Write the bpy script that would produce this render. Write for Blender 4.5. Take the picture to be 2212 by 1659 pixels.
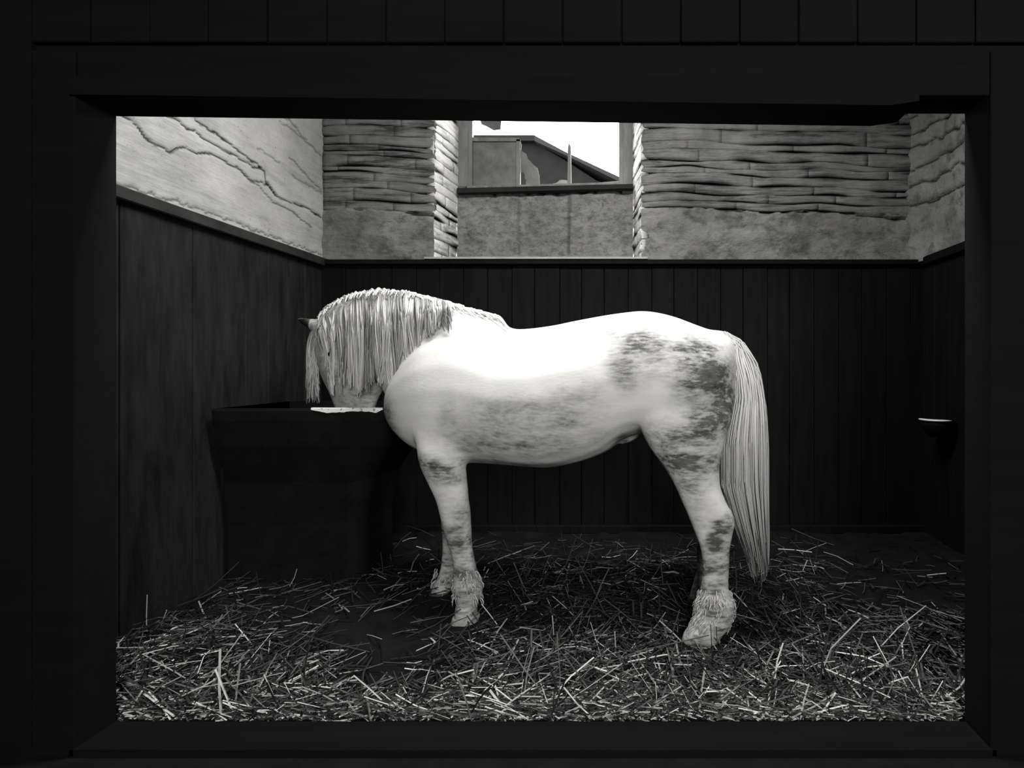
import bpy, bmesh, math, random
import numpy as np
from mathutils import Vector, noise, Matrix

for o in list(bpy.data.objects):
    bpy.data.objects.remove(o, do_unlink=True)
scn = bpy.context.scene
COL = scn.collection
random.seed(11)
rng = np.random.default_rng(11)

# ------------------------------------------------------------------ camera
VX, VY, F, H = 1370.0, 795.0, 1178.0, 1.243     # vanishing point, focal length (px), eye height (m)
cam_d = bpy.data.cameras.new('camera')
cam = bpy.data.objects.new('camera', cam_d)
COL.objects.link(cam)
cam.location = (0, 0, H)
cam.rotation_euler = (math.pi / 2, 0, 0)
cam_d.sensor_width = 36.0
cam_d.lens = 36.0 * F / 2212.0
cam_d.shift_x = (1106.0 - VX) / 2212.0
cam_d.shift_y = (VY - 829.5) / 2212.0
cam_d.clip_start = 0.02
scn.camera = cam

# ------------------------------------------------------------------ world, lights, exposure
world = bpy.data.worlds.new('overcast_sky')
scn.world = world
world.use_nodes = True
wb = world.node_tree.nodes['Background']
wb.inputs[0].default_value = (1.0, 0.995, 0.98, 1)
wb.inputs[1].default_value = 12.0

def area_light(name, loc, target, sx, sy, watts):
    d = bpy.data.lights.new(name, 'AREA')
    d.shape = 'RECTANGLE'
    d.size, d.size_y, d.energy = sx, sy, watts
    d.color = (1.0, 0.99, 0.97)
    o = bpy.data.objects.new(name, d)
    COL.objects.link(o)
    o.location = loc
    o.rotation_euler = (Vector(target) - Vector(loc)).to_track_quat('-Z', 'Y').to_euler()
    return o
# added top light under an unseen, made-up rooflight
area_light('added_top_light', (-0.25, 2.17, 3.70), (-0.25, 2.62, 1.0), 1.7, 0.45, 120)
# added area light behind the viewer, brightening the horse's flank
area_light('added_front_light', (0.7, -2.35, 2.45), (0.0, 2.8, 1.0), 1.5, 1.2, 190)

scn.view_settings.view_transform = 'Standard'
scn.view_settings.look = 'None'
scn.view_settings.gamma = 1.0
scn.view_settings.use_curve_mapping = False
scn.view_settings.exposure = 0.0

# ------------------------------------------------------------------ helpers
def at(px, py, d):
    return Vector(((px - VX) / F * d, d, H + (VY - py) / F * d))

def tag(o, label, cat, group=None, kind=None):
    o['label'] = label
    o['category'] = cat
    if group: o['group'] = group
    if kind: o['kind'] = kind
    return o

def obj(name, me, mat=None, parent=None):
    o = bpy.data.objects.new(name, me)
    COL.objects.link(o)
    if mat is not None and not me.materials:
        me.materials.append(mat)
    if parent is not None:
        o.parent = parent
    return o

def struct(name, me, mat, label=None, cat=None):
    o = obj(name, me, mat)
    o['kind'] = 'structure'
    if label: o['label'] = label
    if cat: o['category'] = cat
    return o

def mesh(name, verts, faces, smooth=False):
    me = bpy.data.meshes.new(name)
    me.from_pydata([tuple(v) for v in verts], [], faces)
    me.validate()
    if smooth:
        me.polygons.foreach_set('use_smooth', [True] * len(me.polygons))
    me.update()
    return me

BOXF = [(0, 3, 2, 1), (4, 5, 6, 7), (0, 1, 5, 4), (1, 2, 6, 5), (2, 3, 7, 6), (3, 0, 4, 7)]
def boxv(x0, x1, y0, y1, z0, z1):
    return [(x0, y0, z0), (x1, y0, z0), (x1, y1, z0), (x0, y1, z0),
            (x0, y0, z1), (x1, y0, z1), (x1, y1, z1), (x0, y1, z1)]
def box_mesh(name, *b):
    return mesh(name, boxv(*b), BOXF)
def boxes_mesh(name, bs):
    v, f = [], []
    for b in bs:
        k = len(v)
        v += boxv(*b)
        f += [tuple(i + k for i in q) for q in BOXF]
    return mesh(name, v, f)
def bevelled(me, w=0.006, seg=1):
    bm = bmesh.new(); bm.from_mesh(me)
    bmesh.ops.bevel(bm, geom=bm.edges[:], offset=w, segments=seg, affect='EDGES', profile=0.5)
    bm.to_mesh(me); bm.free(); me.update()
    return me
def prism(name, pts, d):
    """extrude a polygon of 3d points along vector d"""
    n = len(pts); d = Vector(d)
    v = [Vector(p) for p in pts] + [Vector(p) + d for p in pts]
    f = [tuple(range(n)), tuple(range(2 * n - 1, n - 1, -1))]
    f += [(i, (i + 1) % n, n + (i + 1) % n, n + i) for i in range(n)]
    me = mesh(name, v, f)
    bm = bmesh.new(); bm.from_mesh(me)
    bmesh.ops.recalc_face_normals(bm, faces=bm.faces[:])
    bm.to_mesh(me); bm.free()
    return me

def nz(x, y, z, s=1.0):
    return noise.noise(Vector((x * s, y * s, z * s)))
def fbm(x, y, z, oct=4):
    return noise.fractal(Vector((x, y, z)), 1.0, 2.0, oct)

# ------------------------------------------------------------------ materials
class NT:
    def __init__(s, name):
        s.m = bpy.data.materials.new(name); s.m.use_nodes = True
        s.t = s.m.node_tree; s.b = s.t.nodes['Principled BSDF']
    def n(s, typ, **k):
        q = s.t.nodes.new(typ)
        for a, v in k.items():
            setattr(q, a, v)
        return q
    def l(s, a, b): s.t.links.new(a, b)
    def noise(s, scale, detail=5, rough=0.6, stretch=(1, 1, 1), coord='Object'):
        tc = s.n('ShaderNodeTexCoord'); mp = s.n('ShaderNodeMapping')
        mp.inputs['Scale'].default_value = stretch
        s.l(tc.outputs[coord], mp.inputs['Vector'])
        q = s.n('ShaderNodeTexNoise')
        q.inputs['Scale'].default_value = scale
        q.inputs['Detail'].default_value = detail
        q.inputs['Roughness'].default_value = rough
        s.l(mp.outputs[0], q.inputs['Vector'])
        return q.outputs['Fac']
    def ramp(s, fac, stops):
        r = s.n('ShaderNodeValToRGB')
        e = r.color_ramp.elements
        while len(e) < len(stops): e.new(0.5)
        for i, (p, c) in enumerate(stops):
            e[i].position = p
            e[i].color = (c, c * 0.995, c * 0.98, 1) if isinstance(c, (int, float)) else (*c, 1)
        s.l(fac, r.inputs[0])
        return r.outputs[0]
    def math(s, op, a, b):
        q = s.n('ShaderNodeMath', operation=op)
        for i, v in enumerate((a, b)):
            if isinstance(v, (int, float)): q.inputs[i].default_value = v
            else: s.l(v, q.inputs[i])
        return q.outputs[0]
    def mix(s, fac, a, b, blend='MIX'):
        q = s.n('ShaderNodeMixRGB', blend_type=blend)
        for i, v in zip((0, 1, 2), (fac, a, b)):
            if isinstance(v, (int, float)):
                q.inputs[i].default_value = v if i == 0 else (v, v * .995, v * .98, 1)
            else: s.l(v, q.inputs[i])
        return q.outputs[0]
    def attr(s, name):
        q = s.n('ShaderNodeAttribute'); q.attribute_name = name
        return q.outputs['Fac']
    def bump(s, h, strength=0.4, dist=0.01):
        q = s.n('ShaderNodeBump')
        q.inputs['Strength'].default_value = strength
        q.inputs['Distance'].default_value = dist
        s.l(h, q.inputs['Height']); s.l(q.outputs[0], s.b.inputs['Normal'])
    def out(s, col, rough=0.8, spec=0.3):
        if isinstance(col, (int, float)): s.b.inputs['Base Color'].default_value = (col, col * .995, col * .98, 1)
        else: s.l(col, s.b.inputs['Base Color'])
        s.b.inputs['Roughness'].default_value = rough
        s.b.inputs['Specular IOR Level'].default_value = spec
        return s.m

def m_whitewash(name, base, low, stretch=(1, 1, 1), bump=0.5, streak=0.5):
    t = NT(name)
    n1 = t.noise(3.0, 6, 0.65)
    c = t.ramp(n1, [(0.3, low), (0.65, base)])
    n2 = t.noise(9.0, 8, 0.72, stretch)
    dirt = t.ramp(n2, [(0.37, 1.0), (0.50, 0.0)])
    c = t.mix(t.math('MULTIPLY', dirt, streak), c, 0.05)
    n3 = t.noise(60.0, 3, 0.6)
    sp = t.ramp(n3, [(0.28, 1.0), (0.34, 0.0)])
    c = t.mix(t.math('MULTIPLY', sp, 0.5), c, 0.08)
    c = t.mix(t.attr('crack'), c, 0.025)
    n4 = t.noise(25.0, 8, 0.7, stretch)
    t.bump(n4, bump, 0.02)
    return t.out(c, 0.9, 0.15)

M = {}
M['plaster'] = m_whitewash('whitewashed_plaster', 0.60, 0.42, (1, 0.22, 1.5), 0.45, 0.22)
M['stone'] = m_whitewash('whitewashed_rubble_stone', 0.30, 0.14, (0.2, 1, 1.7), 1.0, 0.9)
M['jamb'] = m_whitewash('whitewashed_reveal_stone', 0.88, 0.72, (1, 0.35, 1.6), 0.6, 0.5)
M['render'] = m_whitewash('rough_lime_render', 0.30, 0.14, (0.7, 1, 1), 0.9, 0.6)
def _moss():
    t = NT('mossy_infill_render')
    n1 = t.noise(3.0, 6, 0.65)
    c = t.ramp(n1, [(0.3, 0.25), (0.7, 0.40)])
    n2 = t.noise(26.0, 10, 0.8, (.6, 1, 1))
    c = t.mix(t.ramp(n2, [(0.34, 0.75), (0.55, 0.0)]), c, 0.05)
    c = t.mix(t.attr('crack'), c, 0.03)
    t.bump(t.noise(40, 8, 0.75), 0.9, 0.02)
    return t.out(c, 0.95, 0.1)
M['moss'] = _moss()
M['mortar'] = NT('dark_mortar').out(0.03, 1.0, 0.0)
def _tar(name, lo, hi, rough, stretch):
    t = NT(name)
    c = t.ramp(t.noise(6, 6, 0.65, stretch), [(0.3, lo), (0.7, hi)])
    t.bump(t.noise(30, 6, 0.7, stretch), 0.25, 0.004)
    return t.out(c, rough, 0.08)
M['tar'] = _tar('tarred_board', 0.003, 0.007, 0.75, (3, 3, 0.3))
M['tar_left'] = _tar('paler_tarred_board', 0.009, 0.028, 0.7, (3, 3, 0.5))  # left wall boards, paler than the other tarred boards
M['cap'] = _tar('worn_cap_rail', 0.02, 0.05, 0.6, (1, 1, 1))
M['cap_back'] = _tar('window_lit_ledge', 0.3, 0.45, 0.55, (1, 1, 1))
M['front'] = _tar('black_painted_timber', 0.004, 0.006, 0.9, (0.3, 3, 3))
M['earth'] = _tar('soiled_earth', 0.005, 0.012, 0.95, (1, 1, 1))
M['litter'] = _tar('trampled_litter', 0.004, 0.012, 1.0, (1, 1, 1))
M['wood'] = _tar('weathered_window_wood', 0.16, 0.3, 0.7, (2, 2, 0.5))
M['sill'] = _tar('rotten_sill_wood', 0.012, 0.035, 0.9, (0.5, 2, 2))
M['slate'] = _tar('outbuilding_slate', 0.002, 0.005, 0.8, (1, 1, 1))
M['verge'] = NT('roof_verge').out(0.010, 0.8, 0.1)
M['manger'] = _tar('dark_stone_manger', 0.004, 0.010, 0.7, (1, 1, 1))
def _lip():  # bright colour standing in for light on the manger lip
    t = NT('painted_lip_highlight')
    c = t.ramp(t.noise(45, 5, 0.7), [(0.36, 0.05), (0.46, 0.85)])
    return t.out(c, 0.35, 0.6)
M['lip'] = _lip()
M['rim_glint'] = NT('painted_rim_glint').out(0.8, 0.35, 0.6)  # bright colour for the painted glint on the bowl rim
def _glass():
    t = NT('dirty_window_glass')
    c = t.ramp(t.noise(9, 6, 0.7), [(0.3, 0.15), (0.75, 0.28)])
    tr = t.n('ShaderNodeBsdfTranslucent')
    t.l(c, tr.inputs[0])
    mx = t.n('ShaderNodeMixShader'); mx.inputs[0].default_value = 0.5
    t.out(c, 0.25, 0.5)
    t.l(t.b.outputs[0], mx.inputs[1]); t.l(tr.outputs[0], mx.inputs[2])
    t.l(mx.outputs[0], t.t.nodes['Material Output'].inputs[0])
    return t.m
M['glass'] = _glass()
def _straw():
    t = NT('dry_straw')
    c = t.ramp(t.attr('tone'), [(0.0, 0.003), (0.5, 0.014), (0.75, 0.09), (1.0, 0.65)])
    return t.out(c, 0.5, 0.35)
M['straw'] = _straw()
def _coat():
    t = NT('dappled_grey_coat')
    a = t.attr('dark')
    d1 = t.noise(16, 6, 0.65, (0.55, 1, 1.3))
    d2 = t.noise(60, 4, 0.6, (0.35, 1, 1.4))
    mo = t.ramp(d1, [(0.34, 1.35), (0.62, 0.65)])
    fi = t.ramp(d2, [(0.3, 1.2), (0.7, 0.6)])
    fac = t.math('MULTIPLY', a, t.math('MULTIPLY', mo, fi))
    q = t.n('ShaderNodeClamp'); t.l(fac, q.inputs[0])
    c = t.mix(t.math('MULTIPLY', q.outputs[0], t.ramp(t.noise(34, 6, 0.7, (0.4, 1, 1.3)), [(0.3, 1.0), (0.7, 0.86)])), 0.80, 0.035)
    c = t.mix(t.attr('black'), c, 0.012)
    t.bump(t.noise(90, 5, 0.7, (0.4, 1, 1)), 0.25, 0.004)
    return t.out(c, 0.75, 0.15)
M['coat'] = _coat()
def _hair(name, stops):
    t = NT(name)
    c = t.ramp(t.attr('tone'), stops)
    return t.out(c, 0.6, 0.25)
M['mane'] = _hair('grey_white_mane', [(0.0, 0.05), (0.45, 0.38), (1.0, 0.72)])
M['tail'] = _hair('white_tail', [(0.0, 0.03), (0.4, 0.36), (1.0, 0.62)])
M['hoof'] = _tar('dusty_hoof', 0.2, 0.4, 0.7, (1, 1, 1))
M['hoof_dark'] = _tar('dark_hoof', 0.03, 0.08, 0.7, (1, 1, 1))
M['eye'] = NT('dark_eye').out(0.01, 0.1, 0.8)

# ------------------------------------------------------------------ the stall: dimensions
YB = 4.16            # back wall face
XL = -2.377          # left wall face
XR = 2.20            # right wall face
YF0, YF1 = 1.76, 1.88  # added stall front
ZC = 3.72            # ceiling
ZW = 2.07            # top of boarding
YP = -2.6            # end of the passage
WX0, WX1 = -1.525, 0.053      # window recess, outer edge
IX0, IX1 = -1.467, -0.02      # window recess, inner edge
YI = 4.61

# floor
floor = struct('floor', box_mesh('floor', XL - .4, XR + .4, YP - .2, YB + .45, -0.12, 0.0), M['earth'])
RL = (-1.15, 0.65, 1.90, 2.44)      # made-up rooflight opening, unseen, goes with the added top light
ceiling = struct('ceiling', boxes_mesh('ceiling', [(XL - .4, XR + .4, YP - .2, RL[2], ZC, ZC + .12), (XL - .4, XR + .4, RL[3], YB + .45, ZC, ZC + .12),
                 (XL - .4, RL[0], RL[2], RL[3], ZC, ZC + .12), (RL[1], XR + .4, RL[2], RL[3], ZC, ZC + .12)]), M['tar'])
struct('added_rooflight', boxes_mesh('added_rooflight_frame', [(RL[0], RL[1], RL[2], RL[2] + .04, ZC, ZC + .1), (RL[0], RL[1], RL[3] - .04, RL[3], ZC, ZC + .1),
       (RL[0], RL[0] + .04, RL[2], RL[3], ZC, ZC + .1), (RL[1] - .04, RL[1], RL[2], RL[3], ZC, ZC + .1), (RL[0], RL[1], RL[2], RL[3], ZC + .1, ZC + .11)]), M['wood'])  # unseen frame added around the top light
struct('ground', box_mesh('ground', -14, 14, YB + .46, 26, -0.2, -0.05), M['earth'],
       'dark earth yard outside the stable window', 'ground')

# ---- height-field plaster
def seg_dist(P, poly):
    best = np.full(len(P), 1e9)
    for a, b in zip(poly[:-1], poly[1:]):
        a = np.array(a); b = np.array(b); ab = b - a
        t = np.clip(((P - a) @ ab) / max(ab @ ab, 1e-9), 0, 1)
        best = np.minimum(best, np.linalg.norm(P - (a + t[:, None] * ab), axis=1))
    return best
def jag(poly, step=0.035, amp=0.010):
    out = []
    for a, b in zip(poly[:-1], poly[1:]):
        n = max(1, int(math.dist(a, b) / step))
        for i in range(n):
            t = i / n
            out.append((a[0] + (b[0] - a[0]) * t + random.uniform(-amp, amp) * .5, a[1] + (b[1] - a[1]) * t + random.uniform(-amp, amp)))
    out.append(tuple(poly[-1]))
    return out
def sheet(name, u0, u1, v0, v1, step, fn, cracks=(), rough=0.006, scale=7.0, thick=0.05, su=1.0):
    """relief sheet; fn(u, v, h) gives the world point, h is relief out of the wall"""
    nu, nv = max(2, int((u1 - u0) / step)), max(2, int((v1 - v0) / step))
    U, V = np.meshgrid(np.linspace(u0, u1, nu + 1), np.linspace(v0, v1, nv + 1))
    P = np.stack([U.ravel(), V.ravel()], 1)
    h = np.array([rough * fbm(u * scale * su, v * scale, 3.1, 5) for u, v in P])
    dark = np.zeros(len(P))
    for poly, w, dep, *dk in cracks:
        d = seg_dist(P, poly)
        vary = np.array([0.55 + 0.9 * abs(nz(u, v, 7.7, 9.0)) for u, v in P])
        g = np.exp(-(d / (w * vary)) ** 2)
        h -= dep * g
        dark = np.maximum(dark, (dk[0] if dk else 1.0) * np.clip(g * 1.7 - .25, 0, 1))
    verts = [fn(u, v, hh) for (u, v), hh in zip(P, h)]
    W = nu + 1
    faces = [(j * W + i, j * W + i + 1, (j + 1) * W + i + 1, (j + 1) * W + i) for j in range(nv) for i in range(nu)]
    me = mesh(name, verts, faces, True)
    a = me.attributes.new('crack', 'FLOAT', 'POINT')
    a.data.foreach_set('value', dark.astype(np.float32))
    return me

def crop1(pts):           # pixel polyline on the left wall -> (y, z)
    r = []
    for x, y in pts:
        px, py = 240 + x * .3255, 230 + y * .3255
        d = -XL * F / (VX - px)
        r.append((d, H + (VY - py) / F * d))
    return r

# ---- left wall
wall_left = struct('wall_left', boxes_mesh('wall_left', [(XL - .35, XL - .05, YP - .2, YB + .45, -0.1, ZC)]), M['mortar'])
cr = [
 (jag(crop1([(20, 20), (90, 60), (160, 110), (200, 150), (230, 215), (300, 255), (380, 295), (430, 285), (500, 262), (560, 300), (640, 310), (730, 345), (860, 430), (940, 490), (1040, 520), (1090, 590), (1170, 630), (1230, 640), (1330, 690), (1400, 745)])), 0.0085, 0.008),
 (jag(crop1([(250, -20), (370, 65), (440, 100), (510, 145), (560, 155), (620, 205), (700, 260), (790, 310), (860, 345), (910, 380), (970, 415), (1020, 430), (1025, 490), (1100, 590)])), 0.010, 0.010),
 (jag(crop1([(560, 90), (700, 180), (780, 230), (850, 290), (900, 330), (960, 380), (1000, 410)])), 0.010, 0.005),
 (jag(crop1([(870, 440), (960, 520), (1080, 640), (1200, 700), (1330, 800)])), 0.010, 0.004, .7),
 (jag(crop1([(1180, 80), (1280, 220), (1400, 330)])), 0.009, 0.004, .6),
 (jag(crop1([(1180, 330), (1290, 450), (1395, 560)])), 0.009, 0.004, .6),
 (jag(crop1([(20, 498), (500, 650), (950, 820), (1400, 985)]), .02, .012), 0.008, 0.006, .7),
]
for k in range(9):
    z0 = random.uniform(2.3, 3.6); y0 = random.uniform(3.2, 3.8)
    cr.append((jag([(y0, z0), (min(4.14, y0 + random.uniform(.2, .5)), z0 + random.uniform(-.02, .02))]), 0.009, 0.004, .5))
pl = obj('plaster_coat', sheet('plaster_left', YF1 - .02, YB + .03, ZW - .03, ZC, 0.0105,
         lambda u, v, h: (XL + h, u, v), cr, 0.010, 3.0), M['plaster'], wall_left)
obj('passage_plaster', box_mesh('passage_left', XL - .05, XL - .005, YP, YF0, 0, ZC), M['front'], wall_left)

def plank_row(parent, n0, n1, w, place, mat, zt):
    """vertical boards; place(u0, u1, t) returns box bounds"""
    u = n0; k = 0
    while u < n1 - 0.02:
        ww = min(w * random.uniform(.92, 1.08), n1 - u)
        b = place(u + .002, u + ww - .002, random.uniform(0, .006))
        me = bevelled(box_mesh('plank', *b), 0.003)
        obj('plank', me, mat, parent)
        u += ww; k += 1
plank_row(wall_left, YF1, YB, 0.20, lambda a, b, t: (XL - .06, XL + .012 + t, a, b, 0.0, ZW - .055), M['tar_left'], ZW)
cap = obj('cap_rail', bevelled(box_mesh('cap_left', XL - .05, XL + .055, YF1 - .02, YB, ZW - .06, ZW), 0.006), M['cap'], wall_left)

# ---- back wall
YM = YB + .035
back_boxes = [(XL - .3, WX0 - .02, YM, YI + .06, 0, ZC), (WX1 + .02, XR + .3, YM, YI + .06, 0, ZC),
              (WX0 - .02, WX1 + .02, YM, YI + .06, 0, ZW - .02), (WX0 - .02, WX1 + .02, YM, YI + .06, 3.62, ZC)]
wall_back = struct('wall_back', boxes_mesh('wall_back', back_boxes), M['mortar'])
plank_row(wall_back, XL, XR, 0.178, lambda a, b, t: (a, b, YB - .035 - t, YB + .06, 0.0, ZW - .05), M['tar'], ZW)
obj('ledge', bevelled(box_mesh('ledge', XL, XR, YB - .075, YB + .04, ZW - .05, ZW - .012), 0.005), M['tar'], wall_back)
obj('window_ledge', bevelled(box_mesh('window_ledge', WX0 - .05, WX1 + .05, YB - .085, YI + .02, ZW - .012, ZW + .004), 0.003), M['cap_back'], wall_back)  # ledge under the window, its window light painted in as a paler colour
obj('kickboard', bevelled(box_mesh('kickboard', XL + .02, XR, YB - .07, YB - .03, 0, 0.06), 0.006), M['tar'], wall_back)

def stone(parent, fn, u0, u1, lo, hi, mat, prom, sd, G0, G1, back=0.06):
    """one rubble stone: relief front between the bed joints lo(u) and hi(u), edges tucked in along the joints"""
    nu = max(3, min(26, int((u1 - u0) / 0.035))); nv = 4
    base = random.uniform(-.35, .35) * prom
    sl0, sl1 = random.uniform(-.012, .012), random.uniform(-.012, .012)
    verts = []; dirt = []
    for j in range(nv + 1):
        for i in range(nu + 1):
            s, t = i / nu, j / nv
            uu = u0 + (u1 - u0) * s
            vv = lo(uu) + (hi(uu) - lo(uu)) * t
            hh = base * min(1, 5 * s, 5 * (1 - s)) + prom * (.8 * nz(uu * 5, vv * 9, 1.7) + .7 * nz(uu * 15, vv * 25, 4.1))
            op = min(1, (G0 if j == 0 else G1)(uu) / .005)      # how open the joint is here
            if j in (0, nv): hh -= prom * .7 * op
            g = nz(uu * 4.3, vv * 6, 3.3)
            dirt.append(op * min(1, max(0, .8 + 1.6 * g)) if j in (0, nv) else (max(0, 1.5 * g - .15) if j in (1, nv - 1) else 0))
            verts.append(fn(uu, vv, hh))
    W = nu + 1
    faces = [(j * W + i, j * W + i + 1, (j + 1) * W + i + 1, (j + 1) * W + i) for j in range(nv) for i in range(nu)]
    rim = [i for i in range(W)] + [j * W + nu for j in range(1, nv + 1)] + [nv * W + i for i in range(nu - 1, -1, -1)] + [j * W for j in range(nv - 1, 0, -1)]
    k = len(verts)
    for r in rim:
        j, i = divmod(r, W)
        uu = u0 + (u1 - u0) * i / nu
        verts.append(fn(uu, lo(uu) + (hi(uu) - lo(uu)) * j / nv, -back))
    n = len(rim)
    faces += [(rim[(q + 1) % n], rim[q], k + q, k + (q + 1) % n) for q in range(n)]
    me = mesh('stone', verts, faces, False)
    dirt += [1] * n
    a = me.attributes.new('crack', 'FLOAT', 'POINT'); a.data.foreach_set('value', np.array(dirt, np.float32))
    me.polygons.foreach_set('use_smooth', [p.index < nu * nv for p in me.polygons])
    return obj('stone', me, mat, parent)

def courses(parent, u0, u1, v0, v1, fn, mat, hr=(.05, .1), lr=(.25, .75), bend=None, prom=.010, amp=.024):
    bend = bend or (lambda u: 0.0)
    lines = [v0]
    while lines[-1] < v1 - .03: lines.append(min(lines[-1] + random.uniform(*hr), v1))
    def bed_line(k):
        q = 0 if k in (0, len(lines) - 1) else 1
        return lambda u: lines[k] + bend(u) + q * amp * nz(u * 2.6, k * 3.3, 1.5)
    def gap(k):
        return lambda u: .0003 + .016 * max(0.0, nz(u * 3.1 + 5, k * 7.1, 8.2) + .16)
    for k in range(len(lines) - 1):
        B0, B1, G0, G1 = bed_line(k), bed_line(k + 1), gap(k), gap(k + 1)
        lo = lambda u: B0(u) + G0(u)
        hi = lambda u: max(B1(u) - G1(u) * .4, lo(u) + .008)
        u = u0; first = True
        while u < u1 - .01:
            e = min(u + random.uniform(*lr) * (random.uniform(.3, 1) if first else 1), u1)
            if u1 - e < .12: e = u1
            first = False
            stone(parent, fn, u, e, lo, hi, mat, prom, k * 1.37 + u * 3, G0, G1)
            u = e
fb = lambda u, v, h: (u, YB - h, v)
wav = lambda u: 0.018 * math.sin(u * 2.1 + .6) + 0.009 * math.sin(u * 5.3)
courses(wall_back, XL - .01, WX0, 2.42, ZC - .03, fb, M['stone'], (.04, .095), (.3, .85), wav)
courses(wall_back, WX1, XR + .02, 2.44, ZC - .03, fb, M['stone'], (.04, .10), (.5, 1.3), wav)
# plaster skirt between boarding and stones
for (a, b) in ((XL, WX0), (WX1, XR + .02)):
    top = [(a + (b - a) * i / 20, 2.435 + wav(a + (b - a) * i / 20)) for i in range(21)]
    obj('plaster_skirt', sheet('skirt', a, b, ZW - .02, 2.445, 0.013,
        lambda u, v, h: (u, YB - .006 - h, v + (wav(u) * max(0, (v - ZW) / .4))),
        [(jag([(p[0], p[1] + .004) for p in top], .04, .012), 0.014, 0.03)], 0.022, 6.0, su=.6), M['render'], wall_back)
# window reveals, built of thin bedded stones
def reveal(xo, xi, sgn):
    nrm = Vector(((YI - YB), -(xi - xo), 0)).normalized() * sgn
    def fn(u, v, h):
        s = u / (YI - YB)
        p = Vector((xo + (xi - xo) * s, YB + u, v)) + nrm * h
        return (p.x, p.y, p.z)
    return fn
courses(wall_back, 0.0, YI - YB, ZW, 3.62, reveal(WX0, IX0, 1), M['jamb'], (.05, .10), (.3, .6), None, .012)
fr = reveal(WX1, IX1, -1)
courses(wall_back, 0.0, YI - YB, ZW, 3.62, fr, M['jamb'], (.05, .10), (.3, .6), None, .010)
# infill below the window
drips = [([(-.96, 2.2), (-.965, 2.73)], .02, .002, .35), ([(-.545, 2.2), (-.54, 2.73)], .022, .002, .5), ([(-.27, 2.45), (-.265, 2.62)], .004, .008),
         (jag([(IX0, 2.725), (-.8, 2.71), (IX1, 2.735)], .03, .02), .02, .02), (jag([(IX0, ZW + .01), (IX1, ZW + .01)], .03, .03), .03, .01)]
obj('infill_panel', sheet('infill', IX0 - .01, IX1 + .01, ZW - .01, 2.76, 0.012,
    lambda u, v, h: (u, YI - .06 - h - .03 * max(0, (2.28 - v)) , v), drips, 0.022, 6.0), M['moss'], wall_back)

# ---- right wall
wall_right = struct('wall_right', box_mesh('wall_right', XR + .02, XR + .35, YP - .2, YB + .45, -.1, ZC), M['front'])
cr2 = []
for k in range(9):
    z0 = 2.5 + k * .13
    cr2.append((jag([(1.9, z0 + random.uniform(-.04, .04)), (3.4, z0 + random.uniform(-.04, .04)), (YB, z0 + random.uniform(-.03, .03))], .05, .02), .012, .02))
obj('plaster_coat', sheet('plaster_right', YF1, YB + .02, ZW - .03, ZC, 0.014,
    lambda u, v, h: (XR - h - .10 * max(0.0, (u - (YB - .35)) / .35) ** 2, u, v), cr2, 0.02, 4.0), M['render'], wall_right)
plank_row(wall_right, YF1, YB - .04, 0.19, lambda a, b, t: (XR - .015 - t, XR + .04, a, b, 0.0, ZW - .055), M['tar'], ZW)
obj('cap_rail', bevelled(box_mesh('cap_right', XR - .055, XR + .03, YF1, YB - .05, ZW - .06, ZW), 0.006), M['tar'], wall_right)

# ---- added stall front: black timber invented to fill the dark border
OX0 = (251 - VX) / F * YF1; OX1 = (2084 - VX) / F * YF1
OT = H + (VY - 246) / F * YF1
added_stall_front = struct('added_stall_front', boxes_mesh('added_stall_front', [
    (XL, OX0 - .02, YF0, YF1, 0, ZC), (OX1 + .02, XR, YF0, YF1, 0, ZC),
    (OX0 - .02, OX1 + .02, YF0, YF1, OT + .02, ZC)]), M['front'])
for x0, x1 in ((OX0 - .14, OX0), (OX1, OX1 + .14)):
    obj('door_post', bevelled(box_mesh('post', x0, x1, YF0 - .02, YF1 + .004, 0, OT + .14), 0.004), M['front'], added_stall_front)
obj('head_board', bevelled(box_mesh('head_board', OX0 - .02, OX1 + .02, YF0 - .01, YF1 + .002, OT, OT + .16), 0.003), M['front'], added_stall_front)
lx1 = (1937 - VX) / F * YF1
zl0 = H + (VY - 251) / F * YF1; zl1 = H + (VY - 273) / F * YF1
lv = [(OX0 - .01, zl0), (lx1 - .09, zl1 + .001), (lx1, H + (VY - 264) / F * YF1), (lx1, OT + .05), (OX0 - .01, OT + .05)]  # outline follows the dark border and its notch
obj('lintel', prism('lintel', [(x, YF0 - .03, z) for x, z in lv], (0, YF1 - YF0 + .03, 0)), M['front'], added_stall_front)
zt = H + (VY - 1557) / F * YF1
obj('threshold', bevelled(box_mesh('threshold', OX0 - .02, OX1 + .02, YF0 - .02, YF1, -0.02, zt), 0.003), M['front'], added_stall_front)
# upright boards on the passage face of the added stall front
def face_boards(x0, x1, z0, z1):
    n = max(1, round((x1 - x0) / .19))
    for i in range(n):
        a = x0 + (x1 - x0) * i / n; b = x0 + (x1 - x0) * (i + 1) / n
        obj('board', bevelled(box_mesh('board', a + .002, b - .002, YF0 - .018 - random.uniform(0, .004), YF0 - .001, z0, z1), 0.003), M['front'], added_stall_front)
face_boards(XL + .01, OX0 - .14, 0, ZC - .02)
face_boards(OX1 + .14, XR - .01, 0, ZC - .02)
face_boards(OX0 - .14, OX1 + .14, OT + .165, ZC - .02)
wp = struct('wall_passage', boxes_mesh('wall_passage', [(XL - .05, XR + .05, YP - .15, YP, 0, ZC)]), M['front'])

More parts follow.
